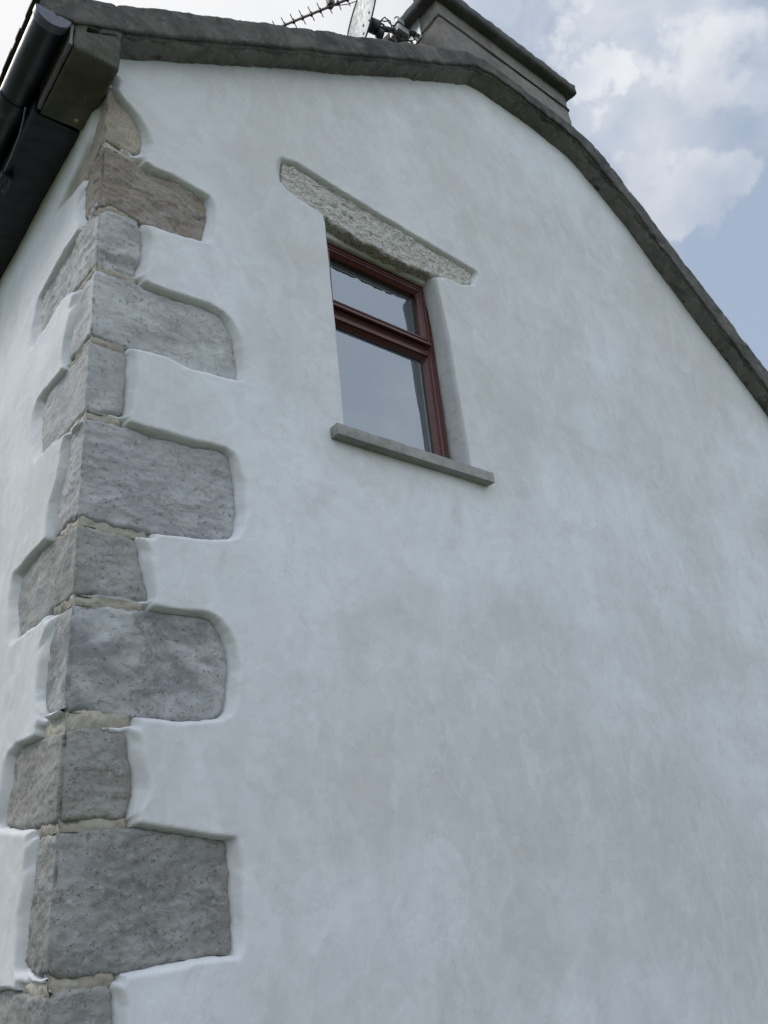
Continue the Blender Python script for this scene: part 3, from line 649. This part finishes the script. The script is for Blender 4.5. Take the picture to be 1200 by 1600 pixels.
# the room behind the panes: splayed plaster reveal, ceiling, walls
bm = bmesh.new()
def quad(*vs): bm.faces.new([bm.verts.new(v) for v in vs])
a = [(FX0 + .02, .150, FZ0 + .01), (FX1 - .02, .150, FZ0 + .01), (FX1 - .02, .150, FZ1 - .02), (FX0 + .02, .150, FZ1 - .02)]
c = [(FX0 - .10, .46, FZ0 - .02), (FX1 + .10, .46, FZ0 - .02), (FX1 + .10, .46, FZ1 + .03), (FX0 - .10, .46, FZ1 + .03)]
for k in range(4): quad(a[k], a[(k + 1) % 4], c[(k + 1) % 4], c[k])
o0 = [(.2, .46, 2.4), (2.9, .46, 2.4), (2.9, .46, 4.9), (.2, .46, 4.9)]
for k in range(4): quad(c[k], c[(k + 1) % 4], o0[(k + 1) % 4], o0[k])
o1 = [(x, 3.6, z) for x, _, z in o0]
for k in range(4): quad(o0[k], o0[(k + 1) % 4], o1[(k + 1) % 4], o1[k])
quad(*o1); bm_obj('room', bm, M['plaster'], house)

# ---------------------------------------------------------------- sill
bm_obj('window_sill', rough_box(.937, 1.790, -.072, .085, 3.163, 3.212, .03, .0004, .0022, 3, 30), M['sill'], house, False)

# ---------------------------------------------------------------- verge (concrete barge round the gable)
CR = [(-.30, 4.495), (-.175, 4.535), (0.0, 4.626), (.6, 5.022), (1.38, 5.535), (2.165, 6.050), (2.30, 6.085), (2.55, 6.072), (2.87, 6.052), (3.10, 6.020), (3.22, 5.955), (3.36, 5.845), (3.65, 5.652), (3.92, 5.395), (4.295, 5.062), (4.65, 4.760), (7.3, 2.52)]
TP = [(-.30, 4.615), (-.219, 4.665), (-.048, 4.772), (.6, 5.190), (1.4, 5.702), (2.07, 6.128), (2.27, 6.186), (2.55, 6.185), (2.87, 6.165), (3.09, 6.150), (3.28, 6.118), (3.385, 6.062), (3.62, 5.885), (4.05, 5.525), (4.62, 5.078), (4.92, 4.835), (7.5, 2.66)]
def sample_pair(n):
    cr = np.array(CR); tp = np.array(TP)
    def al(P):
        L = np.r_[0, np.cumsum(np.hypot(*np.diff(P, axis=0).T))]; return L
    # parameter shared through the x of the crease, matched to the top by index
    u = np.arange(len(CR)); L = al(cr); t = np.linspace(0, L[-1], n); ui = np.interp(t, L, u)
    return [np.interp(ui, u, cr[:, 0]), np.interp(ui, u, cr[:, 1]), np.interp(ui, u, tp[:, 0]), np.interp(ui, u, tp[:, 1])]
def verge():
    n = 640; cx, cz, tx, tz = sample_pair(n); V, F, rows = [], [], []
    for i in range(n):
        x, z, X, Zt = cx[i], cz[i], tx[i], tz[i]; sec = []
        s = i * .0125
        e1 = nz(s, 0, 0, 3) * .008 + nz(s, 0, 0, 14) * .005 + nz(s, 2, 0, 45) * .003
        # underside from the back (inside the wall) out to the crease
        for y in (0.10, 0.02, -0.005, -0.03, -0.06, -0.09, -0.112, -0.124): sec.append((x, y, z - .012 + e1 * .5))
        sec.append((x, -0.127, z - .009)); sec.append((x, -0.130, z + .005))                       # groove behind the slab's lip
        sec.append((x, -0.133, z + .004 + e1)); sec.append((x, -0.141, z + .002 + e1))
        for f in (.15, .35, .55, .75, .9): sec.append((x + (X - x) * f, -0.143 + .004 * f, z + (Zt - z) * f))
        sec.append((X, -0.132, Zt - .002)); sec.append((X, -0.118, Zt + .006)); sec.append((X, -.06, Zt + .010)); sec.append((X, .05, Zt + .012)); sec.append((X, .22, Zt + .014)); sec.append((X, .22, Zt - .10))
        jt = min(abs(x - v_) for v_ in (.02, .93, 1.86, 2.12, 2.22, 3.31, 4.22))
        row = []
        for q, (a, y, c) in enumerate(sec):
            v = Vector((a, y, c)); d = noise.noise_vector(v * 9) * .0045 + noise.noise_vector(v * 30) * .0028 + noise.noise_vector(v * 75) * .0012
            if 9 <= q <= 17:
                ch = max(0, fb(a, y, c, 7, 4, 6) - .12) * .018; d.y += ch
            if jt < .011 and 9 <= q <= 19: d += Vector((0, .007, -.004)) * (1 - jt / .011)
            if y < .03: v = v + d
            row.append(len(V)); V.append(tuple(v))
        rows.append(row)
    for a, c in zip(rows, rows[1:]):
        for q in range(len(a)): k = (q + 1) % len(a); F.append((a[q], a[k], c[k], c[q]))
    F.append(tuple(rows[0])); F.append(tuple(rows[-1][::-1]))
    return V, F
V, F = verge(); o = mesh_obj('verge', V, F, M['verge'], house, True, 'weathered dark concrete verge along the top of the gable')
bm = bmesh.new(); bm.from_mesh(o.data); bmesh.ops.recalc_face_normals(bm, faces=bm.faces); bm.to_mesh(o.data); bm.free()
# rough mortar bedding under the verge slab, over the render
def bedding():
    n = 700; cx, cz, tx, tz = sample_pair(n); V, F, rows = [], [], []
    for i in range(n):
        x, z = cx[i], cz[i]
        if x < .0: continue
        s = i * .0115; low = .020 + .012 * nz(s, 0, 0, 2.2, 4) + .010 * nz(s, 0, 0, 9, 4) + .006 * nz(s, 0, 0, 34, 4)
        if x > 3.9: low += .010 * max(0, nz(s, 5, 0, 30, 2)) + .008 * nz(s, 5, 0, 60, 2)
        if 1.7 < x < 3.3: low += .018 + .012 * nz(s, 0, 0, 6, 8)
        row = []
        for y, dz in ((.03, -low), (-.022, -low * .95), (-.045, -low * .8 ), (-.075, -.020), (-.105, -.015), (-.122, -.010), (-.122, .02), (.03, .02)):
            v = Vector((x, y, z + dz)); d = noise.noise_vector(v * 11) * .0035 + noise.noise_vector(v * 50) * .0018
            v = v + Vector((0, d.y, d.z)) * (1 if dz < .0 else 0); row.append(len(V)); V.append(tuple(v))
        rows.append(row)
    for a, c in zip(rows, rows[1:]):
        for q in range(len(a)): k = (q + 1) % len(a); F.append((a[q], a[k], c[k], c[q]))
    return V, F
V, F = bedding(); o = mesh_obj('verge_bedding', V, F, M['verge_bed'], house)
bm = bmesh.new(); bm.from_mesh(o.data); bmesh.ops.recalc_face_normals(bm, faces=bm.faces); bm.to_mesh(o.data); bm.free()

# ---------------------------------------------------------------- kneeler, eaves, gutter
bm = rough_box(-.178, -.004, -.135, .215, 4.417, 4.678, .014, .0022, .006, 12, 16)
for v in bm.verts:
    if v.co.z > 4.6: v.co.z += (v.co.x) * .60 - .0
kn = bm_obj('kneeler', bm, M['kneeler'], house, True, 'concrete kneeler block under the foot of the verge')
bm = bmesh.new(); tube(bm, [(-.055, .165, 4.430), (-.055, .165, 4.4145)], .0085, 14); bm_obj('plug', bm, M['mortar'], kn)
so = bm_obj('soffit_board', rough_box(-.192, .02, .222, 8.0, 4.420, 4.445, .05, .0025, .003, 2, 6), M['board'], house)
bm_obj('fascia_board', rough_box(-.206, -.190, .205, 8.0, 4.400, 4.60, .06, .001, .003, 4, 6), M['board'], house)
bm_obj('fascia_board', rough_box(-.193, -.181, -.132, .203, 4.425, 4.56, .03, .001, .002, 8, 9), m_plain('grey_paint', (.13, .12, .13), .6, .2, 12), house, False, 'short grey fascia piece beside the kneeler')
def gutter():
    bm = bmesh.new(); cy = (-.258, 4.525); R0 = .060; rows = []
    ysl = list(np.linspace(-.135, 8.0, 60))
    for y in ysl:
        row = []
        for side in (0, 1):
            r = R0 - .003 * side
            for k in range(21):
                a = math.pi + math.pi * (k if side == 0 else 20 - k) / 20; row.append(bm.verts.new((cy[0] + r * math.cos(a), y, cy[1] + r * math.sin(a))))
        rows.append(row)
    for a, c in zip(rows, rows[1:]):
        n = len(a)
        for q in range(n): bm.faces.new((a[q], c[q], c[(q + 1) % n], a[(q + 1) % n]))
    bmesh.ops.recalc_face_normals(bm, faces=bm.faces); return bm
gut = bm_obj('gutter', gutter(), M['black'], house, True, 'black half round gutter along the eaves')
def collar(y0, y1, r, closed=False):
    bm = bmesh.new(); rr = []
    for y in (y0, y0 + .003, y1 - .003, y1):
        rad = r - (.002 if y in (y0, y1) else 0); rr.append([bm.verts.new((-.258 + rad * math.cos(math.pi + math.pi * k / 24), y, 4.525 + rad * math.sin(math.pi + math.pi * k / 24))) for k in range(25)])
    for a, c in zip(rr, rr[1:]):
        for q in range(24): bm.faces.new((a[q], c[q], c[q + 1], a[q + 1]))
    if closed: bm.faces.new(rr[0])
    bmesh.ops.recalc_face_normals(bm, faces=bm.faces); return bm
bm_obj('end_cap', collar(-.142, -.105, .064, True), m_plain('grey_end_cap', (0.10, 0.105, 0.14), .45, .1, 20), gut)
bm_obj('gutter_union', collar(.27, .36, .0655), M['black'], gut, True)
for y in (.52, 1.42, 2.32, 3.22): bm_obj('gutter_bracket', collar(y, y + .026, .0665), M['black'], gut, True)
bm = bmesh.new(); tube(bm, [(-.226, .245, 4.452), (-.216, .30, 4.44), (-.209, .36, 4.42), (-.205, .46, 4.41), (-.203, .60, 4.405), (-.2, .9, 4.405)], .0035, 8); bm_obj('eaves_cable', bm, m_plain('grey_cable', (.16, .17, .19), .5), house, True)
bm = bmesh.new(); box(bm, -.215, -.165, .56, .66, 4.375, 4.418, .008); tube(bm, [(-.19, .57, 4.38), (-.185, .61, 4.36), (-.19, .66, 4.385)], .006, 8); bm_obj('junction_box', bm, M['black'], house, True)

# ---------------------------------------------------------------- roof
bm = bmesh.new()
def slab(x0, z0, x1, z1, y0, y1, t):
    vs = [bm.verts.new((x, y, z + d)) for d in (0, t) for (x, z) in ((x0, z0), (x1, z1)) for y in (y0, y1)]
    for f in ((0, 1, 3, 2), (4, 6, 7, 5), (0, 4, 5, 1), (2, 3, 7, 6), (0, 2, 6, 4), (1, 5, 7, 3)): bm.faces.new([vs[q] for q in f])
for k in range(18):             # courses of slates, each lapping the one below
    x0 = -.312 + k * .172; z0 = 4.60 + (x0 + .30) * .655
    slab(x0, z0 + .012, x0 + .23, z0 + .012 + .23 * .60, .16, 8.1, .012)
for k in range(24):
    x0 = 6.95 - k * .176; z0 = 2.90 + (6.95 - x0) * .83
    slab(x0, z0 + .012, x0 - .24, z0 + .012 + .24 * .79, .16, 8.1, .012)
bmesh.ops.recalc_face_normals(bm, faces=bm.faces)
roof = bm_obj('roof', bm, M['slate'], house)
bm = bmesh.new(); random.seed(3)
for k in range(150):            # the ragged ends of the eaves slates over the gutter
    y = -.12 + k * .055; h = random.uniform(-.004, .006)
    box(bm, -.320 - random.uniform(0, .006), -.12, y, y + .052, 4.598 + h, 4.612 + h)
bm_obj('eaves_slates', bm, M['slate'], roof)
bm = bmesh.new(); vs = [bm.verts.new((x, y, z)) for x, z in ((2.0, 5.9), (3.3, 5.9), (2.75, 6.42)) for y in (.2, 8.0)]
bm.faces.new((vs[0], vs[2], vs[3], vs[1])); bm.faces.new((vs[0], vs[1], vs[5], vs[4])); bm.faces.new((vs[2], vs[4], vs[5], vs[3])); bm.faces.new((vs[0], vs[4], vs[2])); bm.faces.new((vs[1], vs[3], vs[5]))
bm_obj('ridge', bm, M['slate'], roof)

# ---------------------------------------------------------------- chimney
ch = bm_obj('chimney', rough_box(2.055, 3.325, 0.0, .78, 5.95, 6.80, .035, .0025, .006, 8, 8), M['chimney'], house, True, 'low rendered chimney stack on the gable')
bm_obj('damp_course', rough_box(2.051, 3.330, -.005, .785, 6.592, 6.598, .03, .0008, .001, 3, 9), M['dark'], ch)
bm_obj('chimney_cap', rough_box(1.985, 3.385, -.068, .85, 6.745, 6.83, .022, .0022, .008, 6, 12), M['cap'], ch, True)

# ---------------------------------------------------------------- satellite dish on the chimney
dl_ = Vector((1.685, .27, 6.53)); dish_root = empty('satellite_dish', dl_)
tag(dish_root, 'pale grey satellite dish seen edge-on above the verge, fixed to the chimney', 'satellite dish')
view = (Vector((-0.80327, -2.30000, 1.50000)) - dl_); vh = Vector((view.x, view.y, 0)).normalized(); side = Vector((0, 0, 1)).cross(vh)
nd = (vh * 0.50 - side * 0.87 if (side.x > 0) else vh * 0.50 + side * 0.87); nd.z = 0.10; nd.normalize()
u = Vector((0, 0, 1)).cross(nd).normalized(); w = nd.cross(u).normalized()
def dish_shell(t, rim=False):
    V, F = [], []; nr, na = 14, 56; A, B, dpt = .26, .31, .045
    def pt(r, a, off):
        return dl_ + u * (A * r * math.cos(a)) + w * (B * r * math.sin(a)) + nd * (dpt * r * r + off)
    for side_ in (0, 1):
        V.append(pt(0, 0, -t * side_))
        for r in range(1, nr + 1):
            for a in range(na): V.append(pt(r / nr, 2 * math.pi * a / na, -t * side_))
    h = 1 + nr * na
    for s in (0, 1):
        o = s * h
        for a in range(na): F.append((o, o + 1 + a, o + 1 + (a + 1) % na))
        for r in range(nr - 1):
            for a in range(na):
                k = (a + 1) % na; F.append((o + 1 + r * na + a, o + 1 + (r + 1) * na + a, o + 1 + (r + 1) * na + k, o + 1 + r * na + k))
    e = 1 + (nr - 1) * na
    for a in range(na): k = (a + 1) % na; F.append((e + a, e + k, h + e + k, h + e + a))
    return V, F, pt
V, F, pt = dish_shell(.003); o = mesh_obj('reflector', V, F, M['dish'], dish_root)
bm = bmesh.new(); bm.from_mesh(o.data); bmesh.ops.recalc_face_normals(bm, faces=bm.faces); bm.to_mesh(o.data); bm.free()
bm = bmesh.new(); tube(bm, [pt(1.0, 2 * math.pi * k / 64, -.001) for k in range(65)], .0055, 8, False); bm_obj('rim', bm, M['dark'], dish_root, True)
for (r, a) in ((.22, -.6), (.22, -2.4), (.22, .7), (.22, 2.5)):
    bm = bmesh.new(); tube(bm, [pt(r, a, -.006), pt(r, a, .006)], .0075, 10); bm_obj('bolt', bm, M['dark'], dish_root)
back = dl_ - nd * .02
bm = bmesh.new(); tube(bm, [back, back - nd * .06], .045, 16); tube(bm, [back - nd * .05 + w * -.05, back - nd * .09 + w * -.05], .03, 12)
tube(bm, [dl_ - nd * .08, Vector((1.93, .24, 6.62)), Vector((2.05, .21, 6.65))], .017, 12); tube(bm, [Vector((1.93, .24, 6.50)), Vector((1.93, .24, 6.74))], .019, 12)
bm_obj('mount_arm', bm, M['dark'], dish_root, True)
bm = bmesh.new(); box(bm, 2.044, 2.054, .155, .275, 6.56, 6.80, .003); bm_obj('wall_plate', bm, M['steel'], dish_root)
for (y, z) in ((.18, 6.60), (.25, 6.60), (.18, 6.76), (.25, 6.76)):
    bm = bmesh.new(); tube(bm, [(2.046, y, z), (2.034, y, z)], .009, 6); bm_obj('bolt', bm, M['dark'], dish_root)
bm = bmesh.new(); box(bm, 1.885, 1.975, .19, .28, 6.56, 6.61, .006); bm_obj('clamp', bm, M['steel'], dish_root)
bm = bmesh.new(); box(bm, 1.90, 1.96, .205, .27, 6.66, 6.70, .005); bm_obj('clamp', bm, M['steel'], dish_root)
bm = bmesh.new(); random.seed(5)
for q in range(4):
    p0 = Vector((1.78, .25, 6.60)); pts = []
    for k in range(15):
        t = k / 14; pts.append(p0.lerp(Vector((2.04, .20, 6.56)), t) + Vector((0, random.uniform(-.01, .01), math.sin(t * math.pi * (1 + .5 * q)) * (.035 + .012 * q) * (1 if q % 2 else -1) + random.uniform(-.004, .004))))
    tube(bm, pts, .0042, 7)
tube(bm, [(2.047, .19, 6.58), (2.046, .12, 6.592), (2.048, .03, 6.598), (2.050, -.004, 6.604), (2.3, -.008, 6.602), (2.8, -.008, 6.598), (3.32, -.008, 6.596)], .003, 7)
bm_obj('cable', bm, M['dark'], dish_root, True)

# ---------------------------------------------------------------- television aerial
bd = Vector((0.528, -0.849, 0.0)).normalized(); ed = Vector((0.849, 0.528, 0.0)).normalized()
b0 = Vector((1.478, .819, 7.0)); b1 = b0 + bd * 0.80
ae = empty('television_aerial', b1)
tag(ae, 'thin rod television aerial sticking out over the verge left of the dish', 'aerial')
bm = bmesh.new(); tube(bm, [b0 - bd * .20, b1], .0085, 10); bm_obj('boom', bm, M['boom'], ae, True)
for k in range(13):
    c0 = b0 + bd * (-.09 + .0655 * k); L = .055 if k != 9 else .055
    bm = bmesh.new(); tube(bm, [c0 - ed * L + Vector((0, 0, .006)), c0 + ed * L + Vector((0, 0, .006))], .0038, 8); el = bm_obj('element', bm, M['steel'], ae, True)
    bm = bmesh.new(); box(bm, c0.x - .010, c0.x + .010, c0.y - .010, c0.y + .010, c0.z - .013, c0.z + .016, .003); bm_obj('clip', bm, M['dark'], el)
c0 = b0 + bd * .315
bm = bmesh.new(); box(bm, c0.x - .022, c0.x + .022, c0.y - .025, c0.y + .025, c0.z - .002, c0.z + .052, .009); bm_obj('dipole_box', bm, M['dark'], ae, True)
bm = bmesh.new(); tube(bm, [b1 + Vector((0, 0, -.02)), b1 + Vector((0, 0, .5))], .015, 12); tube(bm, [b1 + Vector((0, 0, .3)), Vector((2.15, .25, 7.3)), Vector((2.15, .25, 6.83))], .015, 12); bm_obj('mast', bm, M['steel'], ae, True)
bm = bmesh.new(); tube(bm, [c0 + Vector((0, 0, .0)), c0 + bd * .12 + Vector((0, 0, -.05)), c0 + bd * .3 + Vector((0, 0, -.06)), b1 + Vector((0, 0, -.01))], .003, 7); bm_obj('aerial_cable', bm, M['dark'], ae, True)

# ---------------------------------------------------------------- ground
def ground():
    V, F = [], []; gl = [-600, -200, -60, -20] + list(np.linspace(-12, 16, 57)) + [24, 60, 200, 600]
    for y in gl:
        for x in gl: V.append((x, y, (.03 * nz(x, y, 0, .4) if -15 < x < 15 else 0)-.03))
    n = len(gl)
    for j in range(n - 1):
        for i in range(n - 1): a = j * n + i; F.append((a, a + 1, a + n + 1, a + n))
    return V, F
V, F = ground(); tag(mesh_obj('ground', V, F, M['grass']), kind='structure')
